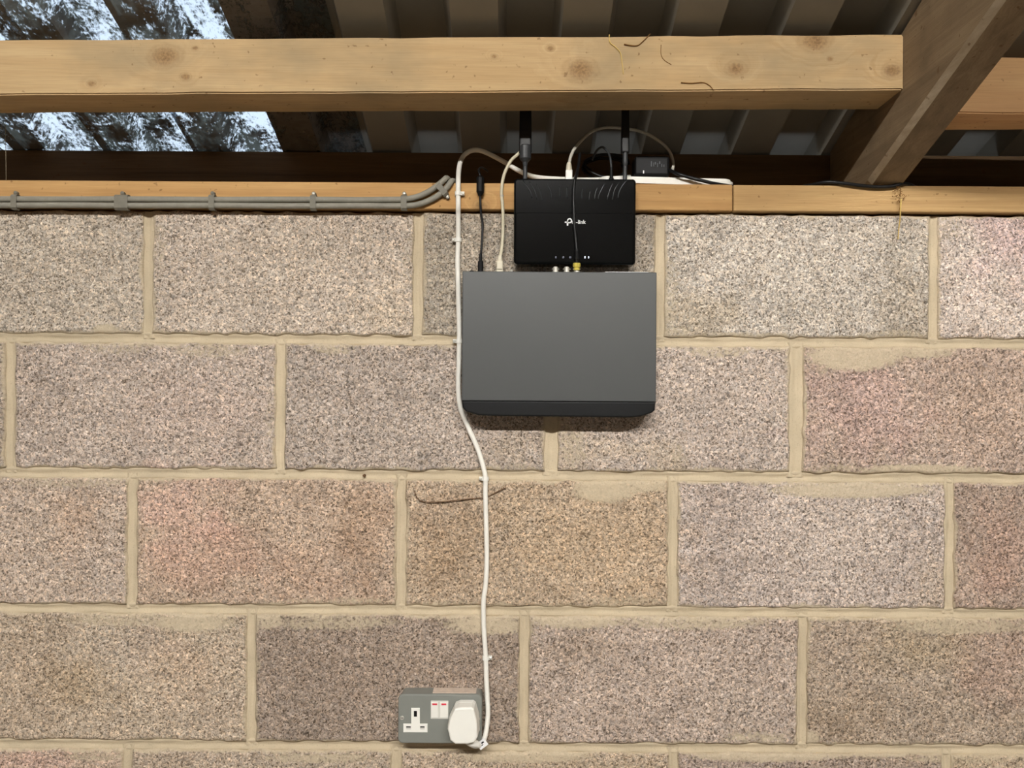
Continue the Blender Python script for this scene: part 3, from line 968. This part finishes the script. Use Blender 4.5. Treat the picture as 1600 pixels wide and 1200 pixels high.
text_mesh('tp-link', .0088, P(893, 349.6, FYL), 'print_white', 'lettering', router)
for px, mt, w in ((868.5, 'leddim', 1.2), (880, 'leddim', 1.4), (891, 'leddim', 1.6), (914, 'led', .9), (919.7, 'led', .7)):
    c = P(px, 402, FYL)
    b = MB(); b.box(c.x - w * u, c.x + w * u, FYL - .0002, FYL + .0004, c.z - 1.5 * u, c.z + 1.5 * u)
    b.build('indicator_light', mt, router)
for px, flatw, pxw in ((820.5, .5, 20), (976.5, 1.0, 13)):
    ya = -.026
    c0 = P(px, 278, ya)
    root = empty('antenna', (0, 0, 0))
    bpy.data.objects.remove(root)
    w = pxw * .5 * S * .98
    zt0 = P(px, 258, ya).z; zt1 = P(px, 240, ya).z; ztop = RZT + .185
    b = MB()
    th = .006
    b.hexa([(c0.x - w, ya - th, zt1), (c0.x + w, ya - th, zt1), (c0.x + w, ya + th, zt1), (c0.x - w, ya + th, zt1),
            (c0.x - w * .85, ya - th * .7, ztop), (c0.x + w * .85, ya - th * .7, ztop), (c0.x + w * .85, ya + th * .7, ztop), (c0.x - w * .85, ya + th * .7, ztop)], .003, 3)
    an = b.build('antenna', 'antenna', router)
    b = MB(); kw = w * .92 if pxw > 15 else w * .6
    b.lathe((c0.x, ya - .001, zt0 - .002), (0, 0, 1), [(0, .0034), (.006, .0045), (.012, kw), (.032, kw), (.034, kw * .9)], 18)
    b.build('knuckle', 'knuckle', an)
    b = MB(); b.lathe((c0.x, ya, RZT - .002), (0, 0, 1), [(0, .0058), (.003, .0058), (.005, .0036), (zt0 - RZT + .003, .0034)], 16)
    b.build('hinge_stem', 'knuckle', an)

# ------------------------------------------------------------------ extension lead: plug, flex, socket block
ext = empty('extension_lead', P(757, 1160, -.02), 'white extension lead running from the wall socket up to a block on the wall plate', 'extension lead')
path = [(985, 277, .04), (930, 281, .035), (880, 280, .03), (839, 277, .028), (813, 268, .035), (785, 251.5, .045), (756, 237, .05), (740, 234.5, .045), (728, 240, .04), (720.5, 250, .034), (717, 265, .010), (716, 284, -.016),
        (715.8, 302, -.0172), (716, 322, -.0172), (716, 337, -.0115), (716, 375, -.0068), (715, 409, -.0065), (716, 451, -.0065), (717.5, 513, -.0065), (717.5, 532, -.0065), (717, 567, -.0065),
        (716, 607, -.007), (720, 639, -.008), (733, 671, -.008), (747, 703, -.0075), (756, 733, -.0065), (758.5, 748, -.0065), (758.5, 774, -.0065), (760.6, 867, -.0065), (759, 912, -.007),
        (755.5, 939, -.0075), (756, 980, -.007), (759, 1029, -.0065), (760, 1062, -.008), (761.5, 1090, -.012), (762.5, 1115, -.016), (760, 1140, -.02), (756, 1156, -.026), (750, 1163.5, -.034), (742, 1165.5, -.043), (732, 1161, -.050)]
b = MB(); b.tube([P(*p) for p in path], .0041, 12, 6)
b.build('flex_cable', 'whitecable', ext)
# socket block, propped at a slant on the plate
b = MB()
yb0, yb1 = .006, .062
e0, e1 = P(934, 279.5, yb0), P(1149, 285.5, yb0)
lo0, lo1 = P(934, 283.5, yb0).z, PLATE_TOP + .0006
tk = .0135
n = 16
bm = bmesh.new()
outl = []
for (x, y) in [(px_, py_) for px_, py_ in rrect(e0.x, e1.x, yb0, yb1, .018, 6)]:
    outl.append((x, y))
za_ = lambda x: lo0 + (lo1 - lo0) * min(1, max(0, (x - e0.x) / (e1.x - e0.x)))
bt = [bm.verts.new((x, y, za_(x))) for x, y in outl]
tp = [bm.verts.new((x, y, za_(x) + tk - .004 * (1 - min(1, (x - e0.x) / .05)))) for x, y in outl]
bm.faces.new(bt[::-1]); tf = bm.faces.new(tp)
for i in range(len(bt)):
    bm.faces.new((bt[i], bt[(i + 1) % len(bt)], tp[(i + 1) % len(tp)], tp[i]))
bmesh.ops.recalc_face_normals(bm, faces=bm.faces)
bmesh.ops.bevel(bm, geom=[e for e in bm.edges if all(v in tp for v in e.verts)], offset=.004, segments=3, affect='EDGES')
b.take(bm)
b.build('socket_block', 'white', ext)
# moulded plug
YP = -.0365
fo = [(711, 1109.5), (717.5, 1107), (736, 1107), (739.5, 1110), (744, 1127), (744.5, 1134), (745, 1152), (740.5, 1159.5), (731, 1162), (712, 1162), (704.5, 1156.5), (702.5, 1147), (700.5, 1140), (703, 1127)]
YPF = YP - .031
front = xz(fo, YPF)
fcx = sum(p[0] for p in front) / len(front); fcz = sum(p[1] for p in front) / len(front)
front = [(fcx + (x - fcx) * 1.05, fcz + (z - fcz) * 1.04) for x, z in front]
cx = sum(p[0] for p in front) / len(front); cz_ = sum(p[1] for p in front) / len(front)
mid = [(cx + (x - cx) * 1.05, cz_ + (z - cz_) * 1.02) for x, z in front]
base = [(cx + .001 + (x - cx) * 1.07, cz_ + (z - cz_) * 1.03) for x, z in front]
b = MB(); b.prism(front, YPF, YPF + .020, .003, 3, mid)
plug = b.build('plug', 'white', ext)
b = MB(); b.prism(mid, YPF + .0205, YP - .0005, .0008, 1, base)
b.build('plug_base', 'white', plug)
c = P(735, 1163, -.052)
b = MB(); b.lathe((c.x - .006, -.050, c.z + .006), (.9, .2, -.45), [(0, .006), (.004, .0072), (.013, .0068), (.018, .0055), (.021, .0045)], 16)
b.build('cord_grip', 'white', plug)
# paper tag round the flex
tcn = P(753.5, 1162.5, -.036)
b = MB()
ang = math.radians(37)
rx_, rz_ = Vector((math.cos(ang), 0, math.sin(ang))), Vector((-math.sin(ang), 0, math.cos(ang)))
cc = []
for yy in (-.0366, -.0358):
    for sx_, sz_ in ((-1, -1), (1, -1), (1, 1), (-1, 1)):
        p = Vector((tcn.x, yy, tcn.z)) + rx_ * sx_ * .0078 + rz_ * sz_ * .0062
        cc.append(p)
b.hexa(cc)
tg_ = b.build('cable_tag', 'print_white', ext)
b = MB()
for (ox, oz, w_, h_) in ((.002, .0018, .0022, .0012), (-.003, .0012, .002, .0006), (-.002, -.0012, .003, .0006)):
    cc = []
    for yy in (-.0370, -.0364):
        for sx_, sz_ in ((-1, -1), (1, -1), (1, 1), (-1, 1)):
            cc.append(Vector((tcn.x, yy, tcn.z)) + rx_ * (ox + sx_ * w_) + rz_ * (oz + sz_ * h_))
    b.hexa(cc)
b.build('tag_print', 'dark', tg_)

# white clips holding the flex
for (px, py, y, side, lab) in ((716, 302.5, -.0172, 1, 'white cable clip on the flex nailed into the pine wall plate'),
                               (716, 375, -.0068, -1, 'white cable clip on the flex in the block course beside the router'),
                               (717.5, 533, -.0065, -1, 'white cable clip on the flex beside the left edge of the recorder'),
                               (758.5, 748, -.0065, -1, 'white cable clip on the flex at the mortar bed below the recorder'),
                               (759, 1028, -.0065, 1, 'white cable clip on the flex just above the double socket')):
    c = P(px, py, y)
    ysurf = PLATE_Y0 if y < -.015 else 0.0
    root = empty('cable_clip', (c.x, ysurf, c.z), lab, 'cable clip', 'white cable clips')
    pr = []
    for k in range(13):
        a = math.radians(180 * k / 12)
        pr.append((c.x - side * .0056 * math.cos(a), y - .0056 * math.sin(a)))
    inner = [(c.x + (x - c.x) * .76, y + (yy - y) * .76) for x, yy in pr]
    loop = [(pr[0][0], ysurf - .0006)] + pr + [(pr[-1][0], ysurf - .0006), (inner[-1][0], ysurf - .0006)] + inner[::-1] + [(inner[0][0], ysurf - .0006)]
    bm = bmesh.new()
    lo = [bm.verts.new((x, yy, c.z - .0032)) for x, yy in loop]; hi_ = [bm.verts.new((x, yy, c.z + .0032)) for x, yy in loop]
    bm.faces.new(lo[::-1]); bm.faces.new(hi_)
    for i in range(len(lo)):
        bm.faces.new((lo[i], lo[(i + 1) % len(lo)], hi_[(i + 1) % len(lo)], hi_[i]))
    b = MB(); b.take(bm)
    xx = c.x + side * .0078
    b.box(min(xx - .0025, xx + .0025), max(xx - .0025, xx + .0025), y - .002, ysurf - .0006, c.z - .003, c.z + .003, .0006)
    b.build('clip_body', 'white', root)
    b = MB(); b.lathe((xx + side * .0004, y - .0018, c.z), (0, -1, 0), [(-.004, .0012), (0, .0012), (0, .0026), (.0012, .0024), (.0018, .001)], 12)
    b.build('nail', 'steel', root)

# ------------------------------------------------------------------ metal-clad double socket
SY = -.034
sx0, sx1 = P(622, 1123, SY).x, P(753, 1123, SY).x
sz0, sz1 = P(688, 1162, SY).z, P(688, 1085, SY).z
sock = empty('double_socket', ((sx0 + sx1) / 2, 0, sz0), 'grey metal-clad double socket with switches fixed low on the block wall', 'socket')
b = MB(); b.prism(rrect(sx0 + .003, sx1 - .0005, sz0 + .0025, sz1 - .001, .008), SY + .0035, -.0022, 0)
b.build('back_box', 'boxgrey', sock)
b = MB(); b.box(sx0 + .055, sx1 - .010, SY + .008, -.004, sz1 - .0012, sz1 - .0003, .0002)
b.build('mortar_splash', 'dust', sock)['label'] = 'pale mortar splash on top of the box'
b = MB(); b.prism(rrect(sx0, sx1, sz0, sz1, .008), SY, SY + .0034, .0022, 3)
fpl = b.build('faceplate', 'boxgrey', sock)


def prect(mb, px0, px1, py0, py1, y0, y1, bev=.0004):
    a, c = P(px0, py1, SY), P(px1, py0, SY)
    mb.box(a.x, c.x, y0, y1, a.z, c.z, bev, 1)


b = MB()
a_, c_ = xz([(642.5, 1106), (656, 1106), (656, 1130.5), (668, 1130.5), (668, 1144), (630.3, 1144), (630.3, 1130.5), (642.5, 1130.5)], SY), None
b.prism(a_[::-1], SY - .0012, SY + .002, .0004, 1)
ins = b.build('outlet_insert', 'white', fpl)
for r_, mt_ in (((646.8, 651.6, 1110.5, 1119.3), 'dark'), ((634.8, 642, 1134.5, 1136.2), 'dark'), ((656.5, 663.6, 1134.5, 1136.2), 'dark'), ((634.8, 642, 1136.2, 1139), 'shutter'), ((656.5, 663.6, 1136.2, 1139), 'shutter')):
    b = MB(); prect(b, *r_, SY - .00135, SY - .0006, 0)
    b.build('pin_slot' if mt_ == 'dark' else 'shutter', mt_, fpl)
b = MB(); prect(b, 672.8, 700.8, 1094.8, 1123, SY - .0009, SY + .002, .0004)
b.build('switch_surround', 'shutter', fpl)
for x0_, x1_, rx0, rx1 in ((673.6, 685.0, 675.8, 683.4), (687.6, 700.2, 690, 697.6)):
    a, c = P(x0_, 1121, SY), P(x1_, 1096.5, SY)
    b = MB()
    b.hexa([(a.x, SY - .0012, a.z), (c.x, SY - .0012, a.z), (c.x, SY, a.z), (a.x, SY, a.z),
            (a.x, SY - .0042, c.z), (c.x, SY - .0042, c.z), (c.x, SY, c.z), (a.x, SY, c.z)], .0006, 2)
    sw = b.build('rocker_switch', 'white', sock)
    za, zb2 = P(690, 1100.2, SY).z, P(690, 1097.7, SY).z
    xa, xb = P(rx0, 1099, SY).x, P(rx1, 1099, SY).x
    b = MB(); b.box(xa, xb, SY - .00445, SY - .003, za, zb2)
    b.build('on_mark', 'red', sw)
for px, py in ((628, 1121.5), (746.8, 1123)):
    c = P(px, py, SY)
    b = MB(); b.lathe((c.x, SY + .001, c.z), (0, -1, 0), [(0, .0034), (.0016, .0034), (.0022, .0026)], 16)
    sc_ = b.build('screw', 'steel', fpl)
    b = MB(); b.box(c.x - .0026, c.x + .0026, SY - .0014, SY - .001, c.z - .0004, c.z + .0004)
    b.build('screw_slot', 'dark', sock)

# ------------------------------------------------------------------ leads into the recorder
b = MB()
dc = empty('dc_power_lead', P(752, 416, -.03), 'thin black power lead with fat inline joint going into the recorder', 'cable')
b.tube([P(*p) for p in [(762, 268, .03), (757, 264, .02), (752, 262, .008), (748, 265, -.008), (749, 270, -.02), (750.5, 276, -.0215)]], .0018, 8, 6)
b.tube([P(*p) for p in [(750.5, 300, -.0215), (750.5, 319, -.0205), (752, 337, -.018), (754, 351, -.017), (753, 377, -.02), (751.5, 398, -.026), (751, 409, -.03)]], .0019, 8, 6)
b.build('lead', 'black', dc)
c = P(750.5, 275, -.0215); c2 = P(750.5, 305, -.0215)
b = MB(); b.lathe(c, (c2 - c), [(0, .0035), (.003, .0062), (.026, .0064), (.028, .0052), (.032, .0035)], 16)
b.build('inline_joint', 'blackplastic', dc)
c = P(751, 396, -.03); c2 = P(751, 424.5, -.03)
b = MB(); b.lathe(c, (0, 0, -1), [(0, .0022), (.004, .0026), (.012, .0030), (.013, .0046), (c.z - NZT - .0004, .0046)], 14)
b.build('plug', 'blackplastic', dc)
for px, py in ((746, 263), (741.5, 270), (750, 261)):
    pass
pl = empty('network_lead', P(781, 416, -.03), 'cream network lead running from behind the router aerial into the recorder', 'cable')
b = MB(); b.tube([P(*p) for p in [(822, 140, .012), (821.5, 185, .006), (820.5, 215, -.002), (816, 233, -.008), (808, 242, -.0105), (798.5, 251, -.013), (789.5, 268, -.0165), (785, 284.5, -.017), (783.5, 302.5, -.017), (785, 318, -.017), (786, 337, -.015), (786, 356, -.015), (784.8, 381, -.02), (782, 400, -.027), (781, 411, -.03)]], .0027, 10, 6)
b.build('lead', 'beige', pl)
c = P(781, 408, -.03); w = .0052
b = MB(); b.box(c.x - w, c.x + w, -.035, -.025, NZT - .0, c.z, .0012); b.box(c.x - w * .8, c.x + w * .8, -.0375, -.035, NZT + .006, c.z - .002, .0006)
b.build('network_plug', 'beigeplug', pl)
b = MB(); b.lathe((c.x, -.03, c.z - .001), (0, 0, 1), [(0, .0042), (.006, .0034), (.010, .0028)], 12)
b.build('boot', 'beigeplug', pl)
b = MB(); c = P(784.2, 306, -.017); b.lathe((c.x, -.017, c.z - .0012), (0, 0, 1), [(0, .0031), (.0024, .0031)], 12)
b.build('band', 'palecable', pl)

cx_ = empty('coaxial_lead', P(901, 416, -.028), 'black coaxial lead hanging over the router face to a gilt connector', 'cable')
yr = RY0 - .0050
b = MB(); b.tube([P(*p) for p in [(906, 240, .006), (904, 258, -.006), (901, 272, -.030), (898.5, 280, -.0505), (896.8, 292, yr), (896.3, 310, yr), (896.6, 330, yr - .0012), (897.4, 352, yr - .0012), (899.5, 372, yr - .0008), (901, 392, yr - .0012)]], .0026, 10, 6)
b.build('lead', 'black', cx_)
ct = P(901.3, 389, yr - .0014); cb_ = Vector((P(901, 424, -.0478).x, -.0490, NZT + .003))
ax = cb_ - ct
b = MB(); L_ = ax.length
b.lathe(ct, ax, [(0, .0032), (.003, .0042), (.016, .0044), (.017, .0036), (L_ - .006, .0036)], 14)
b.build('boot', 'blackplastic', cx_)
b = MB(); b.lathe(ct + ax.normalized() * (L_ - .012), ax, [(0, .0042), (.001, .0062), (.0065, .0062), (.0075, .0048), (.0115, .0050)], 10)
b.build('connector', 'brass', cx_)

wl = empty('patch_lead', P(889, 275, -.022), 'pale grey patch lead arching up from the back of the router', 'cable')
b = MB(); b.tube([P(*p) for p in [(889.2, 260, -.022), (890, 252, -.021), (892, 244, -.018), (897, 233.5, -.010), (906, 222, .006), (920, 209, .022), (934, 202, .032), (952, 199, .042), (984, 202, .05), (1002, 206, .052), (1020, 214, .052), (1040, 229, .05), (1049, 243, .046), (1052, 257, .042), (1050, 268, .040)]], .0026, 10, 6)
b.build('lead', 'palecable', wl)
c = P(889, 254, -.022)
b = MB(); b.box(c.x - .0055, c.x + .0055, -.027, -.017, RZT + .0006, P(889, 266, -.022).z, .0012)
b.build('network_plug', 'white', wl)
b = MB(); b.lathe((c.x, -.022, P(889, 266.5, -.022).z), (0, 0, 1), [(0, .0052), (.003, .0050), (.010, .0040), (.013, .0030)], 14)
b.build('boot', 'beigeplug', wl)

gl = empty('router_power_lead', P(955, 276, -.02), 'thin dark grey lead curling into the top of the router beside the right aerial', 'cable')
b = MB(); b.tube([P(*p) for p in [(925, 250, .03), (932, 236, .02), (940, 230, .008), (946, 233, -.004), (952, 242, -.014), (954.5, 254, -.019), (955.3, 264, -.02)]], .0019, 8, 6)
b.build('lead', 'knuckle', gl)
c = P(955.3, 262, -.02)
b = MB(); b.lathe((c.x, -.02, RZT + .0005), (0, 0, 1), [(0, .0042), (.006, .0042), (.008, .003), (c.z - RZT, .0024)], 12)
b.build('plug', 'blackplastic', gl)

# adapter standing in the extension block
adp = empty('power_adapter', P(1015, 274, .03), 'black power adapter standing in the white extension block behind the aerial', 'adapter')
x0_, x1_ = P(992, 260, .016).x, P(1047, 260, .016).x
zb_ = lambda px: za_(P(px, 270, .016).x) + tk + .0006
z0_ = max(zb_(992), zb_(1047))
b = MB(); b.box(x0_, x1_, .016, .056, z0_, P(1020, 243, .016).z, .005, 3)
bd = b.build('adapter_body', 'blackplastic', adp)
b = MB()
for (a0, a1, h0, h1) in ((1017, 1018.6, 252, 260), (1021, 1022, 254, 260), (1023.5, 1025, 253, 257), (1027, 1028, 255, 261), (1030, 1031.5, 252, 256), (1033.5, 1034.5, 256, 261), (1037, 1038, 257, 261)):
    a, c = P(a0, h1, .0157), P(a1, h0, .0157)
    b.box(a.x, c.x, .0154, .0164, a.z, c.z)
b.build('rating_print', 'print_grey', bd)
b = MB(); a, c = P(1005.2, 270, .012), P(1007, 265.5, .012); b.box(a.x, c.x, .0152, .0164, a.z, c.z)
b.build('marking', 'print_white', bd)
# black lead from the adapter, along the plate, sagging over its front edge at the rafter
kl = empty('black_power_lead', P(1370, 290, -.015), 'thick black lead sagging over the wall plate edge at the rafter foot', 'cable')
ytop = lambda px, py, y: P(px, py, y)
lead = [P(1046, 266, .016), P(1058, 271, .008), P(1072, 277, .003), P(1092, 281.5, -.001), P(1115, 286, .001)]
for p, lim in zip(lead, (0.016, .0145, .0140, .0139, .0138)):
    p.z = max(p.z, PLATE_TOP + .0035)
lead[1].y = lead[2].y = lead[3].y = lead[4].y = -.001
lead[1] = P(1060, 272, -.002); lead[2] = P(1078, 277.5, -.004); lead[3] = P(1098, 282.5, -.006); lead[4] = Vector((P(1122, 284, -.002).x, -.001, PLATE_TOP + .0028))
lead += [Vector((P(px, 284, .02).x, .022, PLATE_TOP + .0032)) for px in (1160, 1200, 1240)]
lead += [Vector((P(1268, 284, .0).x, .004, PLATE_TOP + .0034)), P(1292, 284.5, -.0125), P(1322, 287, -.0175), P(1350, 290.5, -.0180), P(1374, 292, -.0180), P(1394, 291, -.0175), P(1410, 287.5, -.0160), Vector((P(1424, 284, -.006).x, -.002, PLATE_TOP + .0036)), Vector((P(1445, 283, .02).x, .026, PLATE_TOP + .0034)), Vector((P(1520, 283, .05).x, .05, PLATE_TOP + .0034))]
b = MB(); b.tube(lead, .0030, 10, 6)
b.build('lead', 'black', kl)

# loose coil of black lead behind the aerial
coil = empty('cable_coil', P(948, 262, .05), 'loose coil of black lead lying behind the right aerial', 'cable')
b = MB()
cpts = []
cc0 = P(950, 254, .045)
for k in range(44):
    a = 2 * math.pi * k / 14
    cpts.append(Vector((cc0.x + (.037 + .003 * math.sin(k * 1.3)) * math.cos(a), .060 + .014 * math.sin(a) + k * .0008, max(PLATE_TOP + .004, cc0.z + .024 * math.sin(a) + .002 * math.cos(k * .7)))))
b.tube(cpts, .0026, 8, 3)
b.build('lead', 'black', coil)

# ------------------------------------------------------------------ grey twin cables on the left of the plate
GY = PLATE_Y0 - .0058


def gcable(pts, lab, r=.0049):
    b = MB(); b.tube(pts, r, 12, 6)
    return tag(b.build('grey_cable', 'greycable'), lab, 'cable', 'grey cables along the wall plate')


wob = lambda k: .5 * math.sin(k * 1.9)
up = [P(px, 311.0 + px * .0022 + wob(px / 80) * .6, GY) for px in (-900, -500, -200, 0, 100, 200, 330, 420, 490, 560)]
up += [P(600, 312.0, GY), P(631, 311.5, GY), P(650, 308, GY), P(668, 300.5, GY), P(683, 290.5, GY), P(692, 283, GY + .001), P(698, 278.5, GY + .006), Vector((P(702, 277, .006).x, .010, PLATE_TOP + .0062)), Vector((P(703, 277, .006).x, .04, PLATE_TOP + .0056)), Vector((P(705, 277, .006).x, .09, PLATE_TOP + .0056))]
lw = [P(px, 320.6 + px * .0022 + wob(px / 70 + 1) * .6, GY) for px in (-900, -500, -200, 0, 100, 200, 330, 420, 490, 560)]
lw += [P(605, 321.8, GY), P(640, 321.3, GY), P(661, 317, GY), P(680, 308.5, GY), P(694, 297.5, GY), P(702, 288, GY + .001), P(706, 283, GY + .006), Vector((P(711.5, 279.8, .006).x, .012, PLATE_TOP + .0062)), Vector((P(713, 280, .006).x, .04, PLATE_TOP + .0056)), Vector((P(715, 280, .006).x, .09, PLATE_TOP + .0056))]
gcable(up, 'upper of the two grey cables clipped along the wall plate')
gcable(lw, 'lower of the two grey cables clipped along the wall plate')
for k, (px, py, rot, lab) in enumerate(((24, 316, 0, 'grey cable clip leftmost on the wall plate'),
                                        (191, 316.5, 0, 'wide dirty grey cable clip second from the left on the wall plate'),
                                        (332, 316.5, 0, 'grey cable clip third from the left on the wall plate'),
                                        (490, 317, 0, 'grey cable clip fourth from the left on the wall plate'),
                                        (631.5, 317, 0, 'grey cable clip just before the twin cables bend upwards'),
                                        (690, 296.5, 41, 'tilted grey cable clip on the bend of the twin cables'))):
    c = P(px, py, GY)
    root = empty('cable_clip', (c.x, PLATE_Y0, c.z), lab, 'cable clip', 'grey clips along the wall plate')
    w = .0048 if k != 1 else .011
    bm = bmesh.new()
    hh = .0125
    prof = [(-hh, PLATE_Y0 - .0003), (-hh, GY - .002), (-hh + .003, GY - .0058), (hh - .003, GY - .0058), (hh, GY - .002), (hh, PLATE_Y0 - .0003),
            (hh - .0013, PLATE_Y0 - .0003), (hh - .0013, GY - .0016), (hh - .0036, GY - .0053), (-hh + .0036, GY - .0053), (-hh + .0013, GY - .0016), (-hh + .0013, PLATE_Y0 - .0003)]
    ra = math.radians(rot)
    ex_, ez_ = Vector((math.cos(ra), 0, math.sin(ra))), Vector((-math.sin(ra), 0, math.cos(ra)))
    A_ = [bm.verts.new(Vector((c.x, yy, c.z)) + ez_ * t_ - ex_ * w) for t_, yy in prof]
    B_ = [bm.verts.new(Vector((c.x, yy, c.z)) + ez_ * t_ + ex_ * w) for t_, yy in prof]
    bm.faces.new(A_); bm.faces.new(B_[::-1])
    for i in range(len(A_)):
        bm.faces.new((A_[i], B_[i], B_[(i + 1) % len(A_)], A_[(i + 1) % len(A_)]))
    b = MB(); b.take(bm)
    sgn = -1 if k == 5 else 1
    nc = Vector((c.x, 0, c.z)) + ez_ * (sgn * (hh + .0028))
    b.lathe((nc.x, PLATE_Y0 - .0003, nc.z), (0, -1, 0), [(0, .0034), (.006, .0034)], 10)
    b.build('clip_body', 'greyclip', root)
    b = MB(); b.lathe((nc.x, PLATE_Y0 - .0060, nc.z), (0, -1, 0), [(-.004, .001), (0, .001), (0, .0025), (.0012, .0024), (.0019, .001)], 12)
    b.build('nail', 'steel' if k > 2 else 'greyclip', root)

# ------------------------------------------------------------------ straw, twig, cobweb
rng = random.Random(12)


def straw(pts, r, mat, name, lab, cat, r_end=None):
    b = MB(); b.tube(pts, r, 6, 5, r_end=r_end)
    return tag(b.build(name, mat), lab, cat)


sr = empty('straw_wisp', P(1406, 300, -.02), 'straw stalk hanging from a matted tuft over the wall plate edge', 'straw')
b = MB(); b.tube([P(1408, 311, -.0215), P(1407, 325, -.0205), P(1406.5, 340, -.016), P(1405, 352, -.011), P(1403, 374, -.0045)], .0012, 6, 5, r_end=.0008)
b.build('stalk', 'straw', sr)
b = MB()
for k in range(26):
    c = P(1404 + rng.gauss(0, 4), 302 + rng.gauss(0, 10), -.0165 - rng.random() * .004)
    a = rng.uniform(0, 6.28); l = rng.uniform(.002, .006)
    q = c + Vector((math.cos(a) * l, rng.uniform(-.0015, .001), math.sin(a) * l * 1.6))
    m_ = (c + q) / 2 + Vector((rng.uniform(-.002, .002), -.001, rng.uniform(-.002, .002)))
    b.tube([c, m_, q], .0005, 5, 3)
b.build('tuft', 'strawdark', sr)
for pts, lab in (([(952, 54), (953, 66), (961, 73), (969, 82), (972, 98), (974, 116)], 'bent straw stalk hanging down the purlin face right of the middle'),
                 ([(975, 69), (986, 71), (996, 71), (1003, 66), (1016, 53)], 'short straw lying along the upper edge of the purlin'),
                 ([(1064, 129), (1080, 130), (1098, 129), (1108, 133), (1114, 140)], 'short bent straw low on the purlin face')):
    straw([P(x, y, PY0 - .0014) for x, y in pts], .0009, 'straw' if pts[0][0] == 952 else 'strawdark', 'straw_wisp', lab, 'straw', .0006)
for pts, lab in (([(1033, 70), (1033, 85), (1038, 94), (1049, 101)], 'dark hair-thin curl on the purlin face under the roof sheets'),):
    straw([P(x, y, PY0 - .0009) for x, y in pts], .0005, 'strawdark', 'straw_wisp', lab, 'straw')
straw([P(x, y, -.0045) for x, y in [(648, 768), (652, 778), (662, 784), (690, 784), (720, 781), (748, 778)]] + [P(760, 777, -.0022), P(776, 769, -.004), P(790, 762, -.004)], .0008, 'twig', 'bent_wire', 'thin rusty bent wire lying across the blocks behind the white flex', 'wire')
straw([P(8, 190, -.02), P(9, 235, -.014), P(9.5, 282, -.013)], .0004, 'web', 'cobweb_strand', 'single cobweb strand hanging to the wall plate at the far left', 'cobweb')
c = P(569, 743, .001)
b = MB(); b.lathe((c.x, .004, c.z), (0, -1, 0), [(0, .0024), (.006, .0022), (.008, .001)], 10)
tag(b.build('wall_plug', 'twig'), 'small brown fixing plug in the mortar bed left of the white flex', 'fixing')
